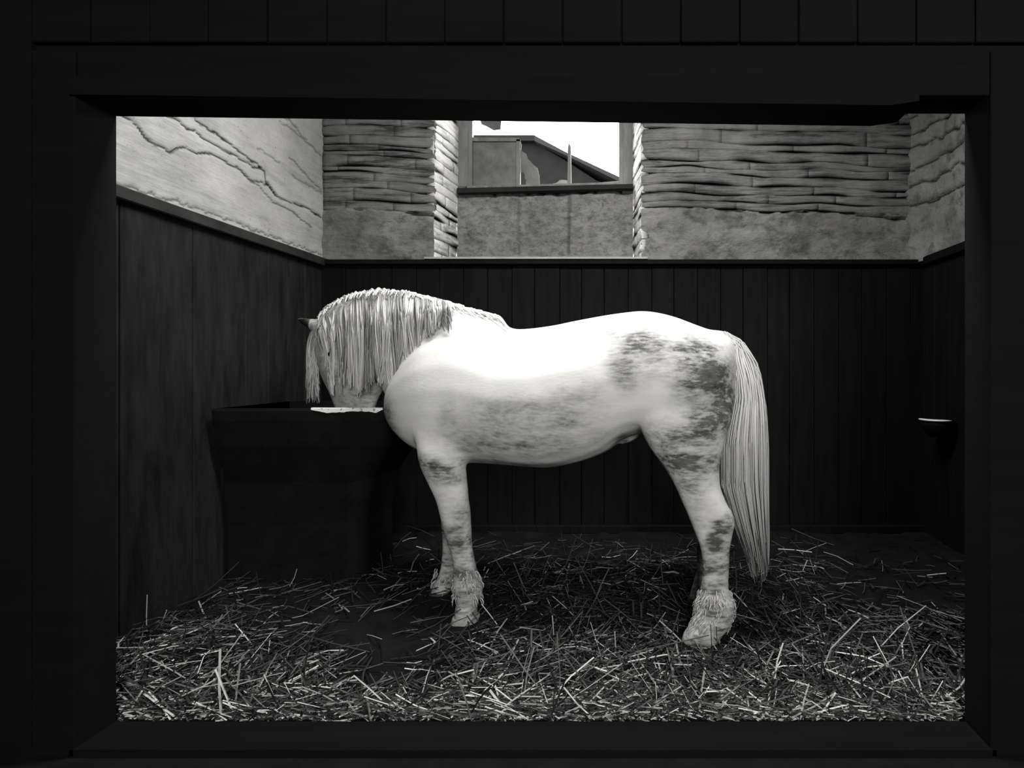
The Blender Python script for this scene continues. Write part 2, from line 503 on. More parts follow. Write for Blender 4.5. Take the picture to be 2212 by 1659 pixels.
# ------------------------------------------------------------------ window
YW = 4.58
wz = lambda py: H + (VY - py) / F * YW
wx = lambda px: (px - VX) / F * YW
win = struct('window_1', boxes_mesh('window_frame_outer', [
    (IX0 - .03, wx(1016), YW - .02, YW + .05, wz(420), 3.62), (wx(1344), IX1 + .05, YW - .02, YW + .05, wz(420), 3.62)]), M['wood'])
def bar(name, pts, dy=.03, y=YW - .012, mat='wood'):
    return obj(name, prism(name, [(wx(px), y, wz(py)) for px, py in pts], (0, dy, 0)), M[mat], win)
bar('stile', [(1014, 415), (1022, 415), (1022, 170), (1014, 170)], .045, YW - .03)
bar('stile', [(1337, 412), (1345, 412), (1345, 170), (1337, 170)], .045, YW - .03)
bar('bottom_rail', [(1012, 413), (1346, 402), (1346, 396), (1012, 405)], .05, YW - .035)
bar('glazing_bar', [(1116, 409), (1124, 409), (1124, 302), (1116, 302)])
bar('glazing_bar', [(1226, 405), (1234, 405), (1233, 318), (1230, 309), (1227, 318)])
bar('glazing_bar', [(1016, 306), (1126, 306), (1122, 299), (1016, 298)])
bar('sill', [(994, 424), (1367, 414), (1367, 405), (994, 414)], .10, YW - .09, 'sill')
c2 = lambda P: [(900 + x * .2712, 240 + y * .2712) for x, y in P]
def pane(P):
    return bar('pane', P, .004, YW + .004, 'glass')
pane([(1021, 304), (1118, 304), (1118, 406), (1021, 408)])
pane(c2([(826, 240), (836, 262), (832, 310), (870, 340), (885, 378), (900, 392), (925, 420), (962, 452), (975, 510), (978, 560), (990, 605), (868, 612), (868, 570), (872, 548), (860, 530), (860, 500), (845, 483), (828, 488)]))
pane(c2([(1066, 600), (1085, 576), (1115, 568), (1140, 548), (1165, 545), (1206, 552), (1206, 600)]))
pane(c2([(1330, 600), (1340, 580), (1440, 568), (1520, 562), (1612, 556), (1612, 592)]))
pane([(1035, 255), (1083, 255), (1081, 279), (1066, 281), (1050, 272), (1040, 268)])

# ------------------------------------------------------------------ outbuilding seen through the window
YO = 9.0
P = lambda px, py, d=YO: at(px, py, d)
ob = bpy.data.objects.new('outbuilding', None); COL.objects.link(ob)
tag(ob, 'dark slate outbuilding with a sloping roof seen through the broken window', 'building')
e1, e2 = P(1160, 303), P(1350, 393)
sl = (e2.z - e1.z) / (e2.x - e1.x)
xr = e1.x - .02; zr = e1.z + .005
xe = e2.x + .5; ze = e2.z + sl * .5 * .6
gv = [(xr - 2.6, YO, zr - .1), (xr, YO, zr - .05), (e1.x, YO, e1.z - .06), (P(1225, 349).x, YO, P(1225, 349).z), (P(1290, 391).x, YO, P(1290, 391).z), (xe, YO, ze - .1), (xe, YO, -.05), (xr - 2.6, YO, -.05)]
obj('gable_wall', prism('gable', gv, (0, 5, 0)), M['slate'], ob)
rv = [(xr, YO - .12, zr + .03), (e1.x, YO - .12, e1.z + .02), (P(1225, 335).x, YO - .12, P(1225, 335).z), (e2.x, YO - .12, e2.z), (xe + .2, YO - .12, ze),
      (xe + .2, YO - .12, ze - .1), (e2.x, YO - .12, e2.z - .08), (P(1225, 341).x, YO - .12, P(1225, 342).z), (e1.x, YO - .12, e1.z - .07), (xr, YO - .12, zr - .06)]
obj('roof_slope', prism('roof', rv, (0, 5.3, 0)), M['verge'], ob)
rl = [(xr, YO - .12, zr + .03), (xr, YO - .12, zr - .06), (xr - 2.8, YO - .12, zr - .06), (xr - 2.8, YO - .12, zr + .03)]
obj('roof_slope', prism('roof', rl, (0, 5.3, 0)), M['slate'], ob)

# ------------------------------------------------------------------ lofts
def ring(c, a, b, ra, rb, n=20, e=2.2, rb2=None):
    """superellipse ring around c in the plane (a, b)"""
    out = []
    for i in range(n):
        t = 2 * math.pi * i / n
        ct, st = math.cos(t), math.sin(t)
        x = math.copysign(abs(ct) ** (2 / e), ct) * ra
        y = math.copysign(abs(st) ** (2 / e), st) * (rb if st >= 0 or rb2 is None else rb2)
        out.append(Vector(c) + Vector(a) * x + Vector(b) * y)
    return out
def loft_data(rings, cap=True):
    n = len(rings[0]); v = [p for r in rings for p in r]; f = []
    for j in range(len(rings) - 1):
        for i in range(n):
            f.append((j * n + i, j * n + (i + 1) % n, (j + 1) * n + (i + 1) % n, (j + 1) * n + i))
    if cap:
        f.append(tuple(range(n - 1, -1, -1)))
        f.append(tuple((len(rings) - 1) * n + i for i in range(n)))
    return v, f

# ------------------------------------------------------------------ horse
def y_c(X):                         # sagittal surface: slightly angled body, neck bent towards the manger
    y = 2.60 - .155 * (X - .375)
    t = max(0.0, -.95 - X)
    y += .56 * t * t / (t + .35)
    return y
def S(px, py, dy=0.0):
    lo, hi = -2.3, 1.5                 # walk along the pixel's ray to the sagittal surface
    for _ in range(34):
        X = (lo + hi) / 2
        if X < (px - VX) / F * (y_c(X) + dy): lo = X
        else: hi = X
    return at(px, py, y_c(X) + dy)
AX = Vector((-1, .155, 0)).normalized()
LAT = Vector((.155, 1, 0)).normalized()

def cr_rows(rows, m=4):
    A = [np.array(r, float).ravel() for r in rows]
    out = []
    for i in range(len(A) - 1):
        p0, p1, p2, p3 = A[max(i - 1, 0)], A[i], A[i + 1], A[min(i + 2, len(A) - 1)]
        for k in range(m):
            t = k / m
            out.append(.5 * (2 * p1 + (p2 - p0) * t + (2 * p0 - 5 * p1 + 4 * p2 - p3) * t * t + (3 * p1 - p0 - 3 * p2 + p3) * t ** 3))
    out.append(A[-1])
    return out
parts = []
# trunk: (px, top, bottom, half width)
trunk = [(849, 868, 898, .05), (856, 835, 915, .11), (872, 795, 937, .17), (905, 745, 966, .215), (950, 700, 985, .25), (1005, 676, 998, .265),
         (1050, 684, 1000, .28), (1090, 701, 1002, .295), (1120, 711, 1004, .305), (1190, 704, 1008, .33), (1250, 692, 998, .335), (1310, 681, 976, .325),
         (1345, 676, 950, .315), (1385, 672, 935, .31), (1420, 675, 935, .305), (1460, 685, 940, .30), (1500, 700, 945, .285), (1535, 712, 938, .255),
         (1560, 714, 920, .21), (1580, 726, 895, .15), (1592, 752, 865, .08)]
R = []
for px, t, b, w in cr_rows(trunk):
    T, B = S(px, t), S(px, b)
    c = (T + B) / 2
    pt = []
    hh = (T.z - B.z) / 2
    for i in range(24):
        a = 2 * math.pi * i / 24
        ca, sa = math.cos(a), math.sin(a)
        wid = w * math.copysign(abs(ca) ** .9, ca)
        if sa > 0: wid *= (1 - .18 * sa ** 2)
        pt.append(c + LAT * wid + Vector((0, 0, hh * math.copysign(abs(sa) ** .92, sa))))
    R.append(pt)
parts.append(loft_data(R))
def two_point(rows):
    R = []
    for x1, y1, x2, y2, w in cr_rows([(*a, *b, w) for a, b, w in rows]):
        A, B = S(x1, y1), S(x2, y2)
        c = (A + B) / 2; b = (A - B) / 2
        n = Vector((0, 1, 0)) if False else None
        ax = (S(x1 - 30, y1) - S(x1 + 30, y1)); lat = Vector((-ax.y, ax.x, 0)).normalized()
        if lat.y < 0: lat = -lat
        R.append(ring(c, lat, b, w, 1.0, 20, 2.1))
    return loft_data(R)
parts.append(two_point([((1065, 690), (905, 950), .20), ((1010, 672), (866, 905), .19), ((960, 661), (850, 868), .165), ((905, 649), (838, 840), .14),
                        ((850, 640), (824, 826), .12), ((800, 640), (806, 815), .105), ((755, 650), (800, 800), .10), ((722, 666), (790, 780), .09), ((700, 685), (775, 765), .07)]))
parts.append(two_point([((706, 672), (800, 770), .06), ((692, 692), (818, 800), .09), ((687, 728), (824, 826), .105), ((692, 768), (820, 846), .10), ((702, 806), (812, 862), .085),
                        ((716, 842), (806, 880), .068), ((728, 872), (803, 905), .062), ((742, 905), (800, 925), .058), ((756, 925), (790, 935), .035)]))
# ears
for off in (-.06, .05):
    e0, e1_, e2_ = S(702, 712, off), S(672, 702, off), S(640, 688, off)
    R = []
    for t, rr in ((0, .035), (.25, .042), (.5, .038), (.78, .024), (1.0, .006)):
        c = e0.lerp(e2_, t)
        d = (e2_ - e0).normalized(); b = d.cross(Vector((0, 1, 0))).normalized()
        R.append(ring(c, Vector((0, 1, 0)), b, rr * .7, rr, 12, 2))
    parts.append(loft_data(R))
# sheath
R = []
for t, rr in ((0, .05), (.4, .05), (.8, .035), (1, .012)):
    c = S(1385, 925).lerp(S(1338, 952), t)
    R.append(ring(c, LAT, Vector((.3, 0, .95)), rr, rr, 12, 2))
parts.append(loft_data(R))
def leg(rows):
    R = []
    for y, xf, xb, w, d in cr_rows(rows, 3):
        A, B = at(xf, y, d), at(xb, y, d)
        c = (A + B) / 2
        c.z = max(c.z, 0.006)
        R.append(ring(c, Vector((1, -.1, 0)).normalized(), LAT, (B.x - A.x) / 2, w, 18, 2.2))
    return loft_data(R)
parts.append(leg([(760, 1400, 1560, .07, 2.62), (825, 1378, 1583, .115, 2.53), (885, 1376, 1583, .13, 2.48), (935, 1386, 1572, .115, 2.46), (975, 1408, 1560, .10, 2.45), (1010, 1434, 1555, .085, 2.44),
                  (1050, 1457, 1557, .07, 2.43), (1085, 1472, 1570, .058, 2.42), (1105, 1481, 1582, .054, 2.42), (1128, 1490, 1589, .052, 2.42), (1155, 1501, 1583, .048, 2.42), (1190, 1513, 1578, .04, 2.42),
                  (1240, 1515, 1575, .037, 2.42), (1280, 1511, 1576, .042, 2.42), (1300, 1506, 1587, .05, 2.42), (1325, 1500, 1586, .056, 2.42), (1350, 1490, 1580, .062, 2.42), (1368, 1476, 1562, .066, 2.42), (1388, 1470, 1552, .066, 2.42)]))
parts.append(leg([(830, 900, 1015, .05, 2.82), (895, 885, 1022, .095, 2.71), (955, 901, 1008, .095, 2.665), (1000, 907, 1005, .086, 2.65), (1040, 924, 1009, .07, 2.64), (1080, 942, 1013, .058, 2.64), (1108, 949, 1017, .055, 2.64),
                  (1140, 957, 1019, .048, 2.64), (1165, 963, 1020, .042, 2.64), (1195, 973, 1024, .038, 2.64), (1230, 980, 1031, .038, 2.64), (1255, 978, 1040, .047, 2.64), (1280, 981, 1043, .052, 2.64),
                  (1300, 986, 1033, .046, 2.64), (1318, 983, 1030, .054, 2.64), (1340, 982, 1034, .058, 2.64)]))
parts.append(leg([(870, 900, 1000, .09, 2.97), (930, 905, 995, .09, 2.96), (1000, 918, 985, .072, 2.95), (1060, 936, 988, .055, 2.95), (1095, 947, 995, .05, 2.95), (1130, 953, 998, .045, 2.95),
                  (1170, 955, 994, .038, 2.95), (1210, 954, 988, .036, 2.95), (1240, 948, 985, .042, 2.95), (1258, 938, 982, .046, 2.95), (1272, 931, 974, .046, 2.95), (1286, 930, 972, .05, 2.95)]))
parts.append(leg([(820, 1395, 1550, .10, 2.78), (880, 1395, 1550, .11, 2.80), (940, 1405, 1545, .10, 2.82), (1000, 1435, 1542, .08, 2.84), (1040, 1458, 1545, .065, 2.85), (1075, 1474, 1562, .055, 2.85), (1095, 1482, 1566, .05, 2.85),
                  (1130, 1496, 1556, .042, 2.85), (1180, 1503, 1551, .036, 2.85), (1225, 1504, 1552, .037, 2.85), (1250, 1499, 1558, .046, 2.85), (1275, 1492, 1556, .052, 2.85), (1298, 1486, 1548, .055, 2.85)]))
V, Fc = [], []
for v, f in parts:
    k = len(V); V += v; Fc += [tuple(i + k for i in q) for q in f]
me0 = mesh('horse_parts', V, Fc)
bm = bmesh.new(); bm.from_mesh(me0); bmesh.ops.recalc_face_normals(bm, faces=bm.faces[:]); bm.to_mesh(me0); bm.free()
tmp = bpy.data.objects.new('tmp', me0); COL.objects.link(tmp)
m1 = tmp.modifiers.new('r', 'REMESH'); m1.mode = 'VOXEL'; m1.voxel_size = 0.0105
m2 = tmp.modifiers.new('s', 'SMOOTH'); m2.factor = 0.5; m2.iterations = 16
dg = bpy.context.evaluated_depsgraph_get()
me_h = bpy.data.meshes.new_from_object(tmp.evaluated_get(dg))
bpy.data.objects.remove(tmp, do_unlink=True)
me_h.name = 'horse'
HO = Vector((-.25, 2.7, 0))
nv = len(me_h.vertices)
co = np.empty(nv * 3, np.float32); me_h.vertices.foreach_get('co', co); co = co.reshape(-1, 3)
co[:, 2] = np.maximum(co[:, 2], .003)
# coat pattern: soft patches, with painted shade on chest front and underbelly, given on the sagittal surface so both sides carry them
ycs = np.array([y_c(x) for x in co[:, 0]])
u = VX + co[:, 0] / ycs * F; w_ = VY - (co[:, 2] - H) / ycs * F
leg_m = co[:, 2] < .78
u[leg_m] = VX + co[leg_m, 0] / co[leg_m, 1] * F; w_[leg_m] = VY - (co[leg_m, 2] - H) / co[leg_m, 1] * F
patch = [(1325, 722, 45, 16, .5), (1390, 745, 80, 34, .7), (1355, 785, 38, 55, .7), (1440, 790, 60, 45, .65), (1480, 770, 75, 45, .8), (1400, 800, 40, 40, .45), (1520, 810, 60, 50, .9), (1470, 830, 55, 45, .7), (1550, 870, 40, 60, 1.0),
         (1515, 905, 60, 50, .85), (1450, 930, 90, 45, .65), (1470, 985, 90, 40, .85), (1495, 1035, 55, 40, .65), (1260, 850, 70, 40, .35), (1230, 890, 80, 35, .5), (1140, 890, 110, 45, .45), (1080, 940, 110, 40, .5),
         (1180, 945, 110, 35, .5), (1290, 930, 60, 30, .3), (1060, 985, 70, 22, .55), (1150, 1000, 110, 16, .6), (960, 850, 40, 60, .12), (868, 900, 24, 50, .6), (1005, 905, 26, 60, .3), (945, 1000, 55, 34, .9), (960, 1030, 45, 22, .7),
         (990, 1105, 30, 20, .3), (985, 1170, 32, 26, .85), (970, 1150, 20, 20, .5), (1560, 1135, 32, 34, .9), (1545, 1170, 26, 34, .95), (1565, 1190, 18, 24, .7), (1500, 1080, 40, 40, .45), (1505, 1340, 22, 20, .5), (1575, 1335, 18, 40, .55),
         (1020, 1260, 25, 20, .35), (1000, 1330, 40, 30, .35), (1530, 1380, 60, 30, .25), (960, 1240, 50, 60, 0.0)]
dark = np.zeros(nv)
for x, y, rx, ry, a in patch:
    dark = np.maximum(dark, a * np.exp(-(((u - x) / rx) ** 2 + ((w_ - y) / ry) ** 2) ** 1.3))
for x, y, rx, ry in ((1415, 855, 34, 55), (1552, 1108, 16, 14), (970, 1100, 14, 18), (1000, 1210, 20, 30)):
    dark *= 1 - .9 * np.exp(-((u - x) / rx) ** 2 - ((w_ - y) / ry) ** 2)
mott = np.array([.5 + .5 * nz(float(c[0]), float(c[1]), float(c[2]), 11.0) for c in co])
lowleg = np.clip((.74 - co[:, 2]) / .3, 0, 1)
dark = np.maximum(dark, lowleg * (.34 + .5 * mott))
head = (u < 835) & (w_ > 640) & (co[:, 0] < -1.3)
dark = np.where(head, np.maximum(dark, .42), dark)
dark = np.maximum(dark, .7 * np.exp(-((u - 1352) / 22) ** 2 - ((w_ - 945) / 22) ** 2))
dark = np.clip(dark * 1.35, 0, 1.2)
black = np.exp(-(((u - 660) / 34) ** 2 + ((w_ - 705) / 26) ** 2) ** 3)
black *= (co[:, 0] < S(684, 705).x)
me_h.vertices.foreach_set('co', (co - np.array(HO, np.float32)).ravel())
for nm, arr in (('dark', dark), ('black', black)):
    a = me_h.attributes.new(nm, 'FLOAT', 'POINT'); a.data.foreach_set('value', arr.astype(np.float32))
me_h.polygons.foreach_set('use_smooth', [True] * len(me_h.polygons))
me_h.materials.clear()
me_h.update()
horse = obj('horse', me_h, M['coat'])
horse.location = HO
tag(horse, 'dappled grey horse standing in straw with its head lowered into the manger', 'horse')
def hpart(name, me, mat):
    for v in me.vertices: v.co -= HO
    return obj(name, me, mat, horse)
# hooves
def hoof(xt, xb, y0, y1, d, w, mat, lean):
    R = []
    for t, k in ((0, .86), (.15, .93), (.85, 1.0), (1, .98)):
        y = y0 + (y1 - y0) * t
        A, B = at(xt - lean * t, y, d), at(xb, y, d)
        c = (A + B) / 2; c.z = max(c.z, 0.0)
        R.append(ring(c, Vector((1, -.1, 0)).normalized(), LAT, (B.x - A.x) / 2, w * k, 18, 2.3))
    v, f = loft_data(R)
    return hpart('hoof', mesh('hoof', v, f, True), M[mat])
hoof(1478, 1556, 1384, 1404, 2.42, .072, 'hoof', 6)
hoof(980, 1035, 1330, 1350, 2.64, .064, 'hoof', 6)
hoof(930, 972, 1276, 1292, 2.95, .058, 'hoof_dark', 6)
hoof(1486, 1547, 1290, 1309, 2.85, .062, 'hoof_dark', 5)
# eye
ep = S(716, 765, -.105)
bm = bmesh.new(); bmesh.ops.create_uvsphere(bm, u_segments=14, v_segments=10, radius=.019)
me = bpy.data.meshes.new('eye'); bm.to_mesh(me); bm.free()
for v in me.vertices: v.co += ep
hpart('eye', me, M['eye'])

def strands(name, paths, mat, r0=.004, tone_fn=None, sides=4):
    v, f, tn = [], [], []
    for p, tone, rad in paths:
        k0 = len(v); n = len(p)
        for j in range(n):
            t = j / (n - 1)
            d = (p[min(j + 1, n - 1)] - p[max(j - 1, 0)]).normalized()
            a = d.cross(Vector((0, 1, 0)));
            a = a.normalized() if a.length > 1e-4 else Vector((1, 0, 0))
            b = d.cross(a)
            rr = rad * (1 - .75 * t ** 2.5) * (.6 + .4 * min(1, t * 6))
            for s in range(sides):
                an = 2 * math.pi * s / sides
                v.append(p[j] + a * math.cos(an) * rr + b * math.sin(an) * rr * .7)
                tn.append(tone[0] + (tone[1] - tone[0]) * min(1, t * tone[2]))
        for j in range(n - 1):
            for s in range(sides):
                f.append((k0 + j * sides + s, k0 + j * sides + (s + 1) % sides, k0 + (j + 1) * sides + (s + 1) % sides, k0 + (j + 1) * sides + s))
    me = mesh(name, v, f, True)
    a = me.attributes.new('tone', 'FLOAT', 'POINT'); a.data.foreach_set('value', np.array(tn, np.float32))
    o = hpart(name, me, mat)
    return o
def interp(x, tab):
    return float(np.interp(x, [q[0] for q in tab], [q[1] for q in tab]))
crest = [(685, 690), (700, 672), (722, 656), (763, 638), (817, 630), (871, 634), (925, 645), (980, 660), (1034, 673), (1075, 684), (1096, 700)]
ends = [(688, 775), (698, 800), (708, 822), (718, 846), (760, 850), (800, 842), (815, 832), (845, 842), (866, 812), (890, 778), (920, 748), (955, 715), (985, 690)]
hwid = [(690, .085), (722, .10), (800, .115), (850, .13), (905, .15), (960, .175), (1010, .20)]
paths = []
for i in range(760):
    px = random.uniform(686, 975) if i % 5 else random.uniform(690, 860)
    cid = round(px / 12); clump = cid * 12 + 5 * math.sin(cid * 2.7)
    px2 = px + (clump - px) * .6; lk = math.sin(cid * 5.1)
    cy = interp(px, crest)
    shift = -10 if px < 760 else (6 if px > 850 else 0)
    ex = px2 + random.uniform(-5, 5) + (-6 * max(0, (720 - px) / 30)) + (12 if px < 715 else 0)
    ey = interp(ex, ends) + random.uniform(-22, 6) - 12 * lk
    if random.random() < .25: ey = cy + (ey - cy) * random.uniform(.55, .9)
    lay = random.uniform(0.0, .022) + .018 * abs(math.sin(cid * 3.3))
    pt = []
    ph = random.uniform(0, 6.28); am = random.uniform(.5, 2.5)
    for j in range(13):
        t = j / 12
        x = px + (ex - px) * (t ** .8) + am * math.sin(ph * .3 + t * 7 + clump * .2) + 3.5 * t * math.sin(cid * 1.9 + t * 5.5)
        y = cy - 5 + (ey - cy) * t
        hw = interp(x, hwid)
        outw = math.sin(min(1, t / .45) * math.pi / 2) * (hw * 1.03 + .004) + lay * min(1, t * 4)
        pt.append(S(x, y, -outw))
    droot = .12 + .3 * random.random() if 700 < px < 965 else .6
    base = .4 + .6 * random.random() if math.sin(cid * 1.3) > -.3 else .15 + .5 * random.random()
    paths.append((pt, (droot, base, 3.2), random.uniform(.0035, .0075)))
for i in range(330):                     # short top hairs lying along the crest
    px = random.uniform(690, 1085); cy = interp(px, crest)
    side = random.uniform(-.07, .05)
    L = random.uniform(18, 46)
    pt = []
    for j in range(7):
        t = j / 6
        x = px + (t - .3) * L * (-.25 if px < 900 else .8)
        hump = -7 * math.sin(t * math.pi) * random.uniform(.7, 1.1)
        y = interp(x, crest) + hump + abs(side) * 90 - (2 if px < 1000 else 0)
        pt.append(S(x, y + (8 * t if px > 900 else 3 * t), side * (1 + t)))
    paths.append((pt, (.75, .95, 1.0), random.uniform(.004, .007)))
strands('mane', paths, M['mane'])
paths = []
for i in range(130):
    px = random.uniform(676, 712); cy = random.uniform(688, 712)
    ex = 660 + random.random() ** .8 * 30; ey = random.uniform(800, 872) if ex < 690 else random.uniform(770, 800)
    off = random.uniform(-.09, .05)
    ph = random.uniform(0, 6)
    pt = []
    for j in range(12):
        t = j / 11
        s = min(1, t * 2.2)
        x = px + (min(px, 676 + (px - 690) * .5) - 10 - px) * math.sin(s * math.pi / 2) * .8
        x = x + (ex - x) * t ** .9 + 1.2 * math.sin(ph + 5 * t)
        pt.append(S(x, cy + 12 + (ey - cy - 12) * t, off - .01))
    paths.append((pt, (.3 + .3 * random.random(), .5 + .45 * random.random(), 2), random.uniform(.003, .0055)))
strands('forelock', paths, M['mane'])
# tail
tl = [(716, 1560, 24, 2.55), (735, 1592, 24, 2.55), (770, 1600, 34, 2.54), (815, 1612, 33, 2.52), (865, 1617, 35, 2.50), (905, 1613, 43, 2.49), (960, 1609, 50, 2.48), (1050, 1609, 51, 2.48), (1105, 1618, 43, 2.48), (1150, 1626, 35, 2.48), (1185, 1633, 28, 2.48), (1225, 1638, 22, 2.48), (1262, 1642, 16, 2.48)]
yy = [q[0] for q in tl]
paths = []
for i in range(1100):
    s = random.uniform(-1, 1); dd = random.uniform(-1, 1) * math.sqrt(max(0, 1 - s * s)) * .06
    y0 = random.uniform(716, 790); y1 = random.triangular(1100, 1262, 1190) if random.random() < .8 else random.uniform(900, 1150)
    pt = []; ph = random.uniform(0, 6)
    for j in range(14):
        t = j / 13; y = y0 + (y1 - y0) * t
        cx = np.interp(y, yy, [q[1] for q in tl]); hw = np.interp(y, yy, [q[2] for q in tl]); d = np.interp(y, yy, [q[3] for q in tl])
        x = cx + s * hw * (.35 + .65 * min(1, t * 4)) + 1.0 * math.sin(ph + t * 6)
        pt.append(at(x, y, d + dd * (.5 + .5 * min(1, t * 3))))
    end = .62 + .3 * random.random() if y1 < 1170 else random.uniform(0.0, .45)
    paths.append((pt, (.7 + .3 * random.random(), end, 1.0), random.uniform(.0028, .0055)))
strands('tail', paths, M['tail'])
# feather: long hair around the fetlocks
for (cx, y0, y1, hw, wy, d, flare, n) in ((1543, 1285, 1352, 36, .05, 2.42, 7, 230), (1010, 1245, 1290, 27, .045, 2.64, 4, 90), (958, 1240, 1268, 20, .04, 2.95, 4, 50)):
    paths = []
    for i in range(n):
        an = random.uniform(-.25 * math.pi, 1.25 * math.pi)      # the back and both sides
        an = -an
        sx, dy = math.cos(an), math.sin(an) * wy
        sy = random.uniform(y0 - 12, y1); L = random.uniform(10, 26)
        lean = 4 * sx
        pt = []
        for t in np.linspace(0, 1, 6):
            k = .90 + (flare / hw + .1) * math.sin(t * 2.0) * (1 if sy > y0 else .35)
            fw = -(sy + L * t - 1330) * .45 if (d < 2.5 and sy + L * t > 1330) else 0
            pt.append(at(cx + sx * hw * k + lean * t + fw + 1.5 * math.sin(i + 5 * t), sy + L * t, d + dy * k))
        paths.append((pt, (.45 + .3 * random.random(), .2 + .8 * random.random(), 1), random.uniform(.002, .0042)))
    strands('feather', paths, M['mane'])

# ------------------------------------------------------------------ manger under the horse's head
mg = bpy.data.objects.new('manger', None); COL.objects.link(mg)
tag(mg, 'dark stone manger with a worn bright lip under the horse\'s lowered head', 'manger')
mg.location = (XL, 3.35, 0)
ZM = H + (VY - 882) / F * 3.03
def dshape(prot, half, n=26):
    pts = [(0.06, -half)]
    rc = .13
    for i in range(n // 2 + 1):
        a = -math.pi / 2 + math.pi / 2 * i / (n // 2)
        pts.append((prot - rc + rc * math.cos(a), -half + rc + rc * math.sin(a)))
    for i in range(n // 2 + 1):
        a = math.pi / 2 * i / (n // 2)
        pts.append((prot - rc + rc * math.cos(a), half - rc + rc * math.sin(a)))
    pts.append((0.06, half))
    return pts
PR, HF = 1.05, .36
rows = [(0.0, .66), (.35, .66), (.6, .72), (.8, .90), (.95, .985), (ZM - .012, 1.0), (ZM, .985)]
n = len(dshape(1, .4))
v = []; f = []
for z, k in rows + [(ZM, .88), (ZM - .08, .86), (ZM - .26, .80)]:
    v += [(x * (.35 + .65 * k if x > .07 else 1), y * k, z) for x, y in dshape(PR, HF)]
nr = len(rows) + 3
for j in range(nr - 1):
    for i in range(n):
        f.append((j * n + i, j * n + (i + 1) % n, (j + 1) * n + (i + 1) % n, (j + 1) * n + i))
f.append(tuple((nr - 1) * n + i for i in range(n))); f.append(tuple(range(n - 1, -1, -1)))
me = mesh('trough', v, f)
bm = bmesh.new(); bm.from_mesh(me); bmesh.ops.recalc_face_normals(bm, faces=bm.faces[:]); bm.to_mesh(me); bm.free()
obj('trough', me, M['manger'], mg)
# painted highlight on the stretch of lip that catches the light
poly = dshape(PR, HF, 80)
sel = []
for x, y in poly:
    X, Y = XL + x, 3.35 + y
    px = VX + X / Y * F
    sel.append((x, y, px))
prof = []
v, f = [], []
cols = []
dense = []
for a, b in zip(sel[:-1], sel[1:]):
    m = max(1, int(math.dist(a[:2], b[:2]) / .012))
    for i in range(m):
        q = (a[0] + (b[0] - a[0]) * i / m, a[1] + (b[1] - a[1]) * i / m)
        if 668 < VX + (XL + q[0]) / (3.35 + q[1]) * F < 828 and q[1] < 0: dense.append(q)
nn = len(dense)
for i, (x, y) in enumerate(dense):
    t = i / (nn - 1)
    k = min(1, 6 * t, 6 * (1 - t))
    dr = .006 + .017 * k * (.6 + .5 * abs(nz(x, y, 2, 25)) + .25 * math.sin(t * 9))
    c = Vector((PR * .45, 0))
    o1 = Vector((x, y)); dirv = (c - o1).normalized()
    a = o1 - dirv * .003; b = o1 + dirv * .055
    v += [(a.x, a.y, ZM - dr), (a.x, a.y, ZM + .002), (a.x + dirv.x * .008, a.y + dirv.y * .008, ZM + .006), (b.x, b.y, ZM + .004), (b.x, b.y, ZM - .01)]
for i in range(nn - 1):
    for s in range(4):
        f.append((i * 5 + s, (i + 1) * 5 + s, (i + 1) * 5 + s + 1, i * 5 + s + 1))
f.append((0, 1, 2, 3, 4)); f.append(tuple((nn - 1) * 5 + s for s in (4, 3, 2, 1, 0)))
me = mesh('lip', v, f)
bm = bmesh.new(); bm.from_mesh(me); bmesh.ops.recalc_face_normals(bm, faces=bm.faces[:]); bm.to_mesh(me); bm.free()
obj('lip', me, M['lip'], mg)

# ------------------------------------------------------------------ small water bowl on the right wall
bd = (XR - .125) * F / (2024 - VX)
bz = at(2030, 905, bd).z
bowl = bpy.data.objects.new('water_bowl', None); COL.objects.link(bowl)
bowl.location = (XR - .015, bd, bz - .12)
tag(bowl, 'small dark drinking bowl with a glint painted on its rim on the boarded wall behind the tail', 'bowl')
R = []
for z, r in ((0, .05), (.03, .08), (.08, .105), (.115, .115), (.115, .095), (.06, .075), (.03, .04)):
    R.append([Vector((-.11 + r * math.cos(a) * .95, r * math.sin(a), z)) for a in [2 * math.pi * i / 20 for i in range(20)]])
v, f = loft_data(R)
obj('bowl', mesh('bowl', v, f, True), M['manger'], bowl)
obj('bracket', box_mesh('bracket', -.06, 0.0, -.04, .04, 0.0, .1), M['manger'], bowl)
R = []  # glint painted as a bright arc over part of the rim
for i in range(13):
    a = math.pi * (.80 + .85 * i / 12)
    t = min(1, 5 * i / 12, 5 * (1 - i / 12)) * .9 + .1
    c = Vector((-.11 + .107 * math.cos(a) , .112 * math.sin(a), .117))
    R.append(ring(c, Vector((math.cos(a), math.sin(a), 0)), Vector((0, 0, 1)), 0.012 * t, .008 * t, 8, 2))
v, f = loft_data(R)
obj('rim', mesh('rim', v, f, True), M['rim_glint'], bowl)

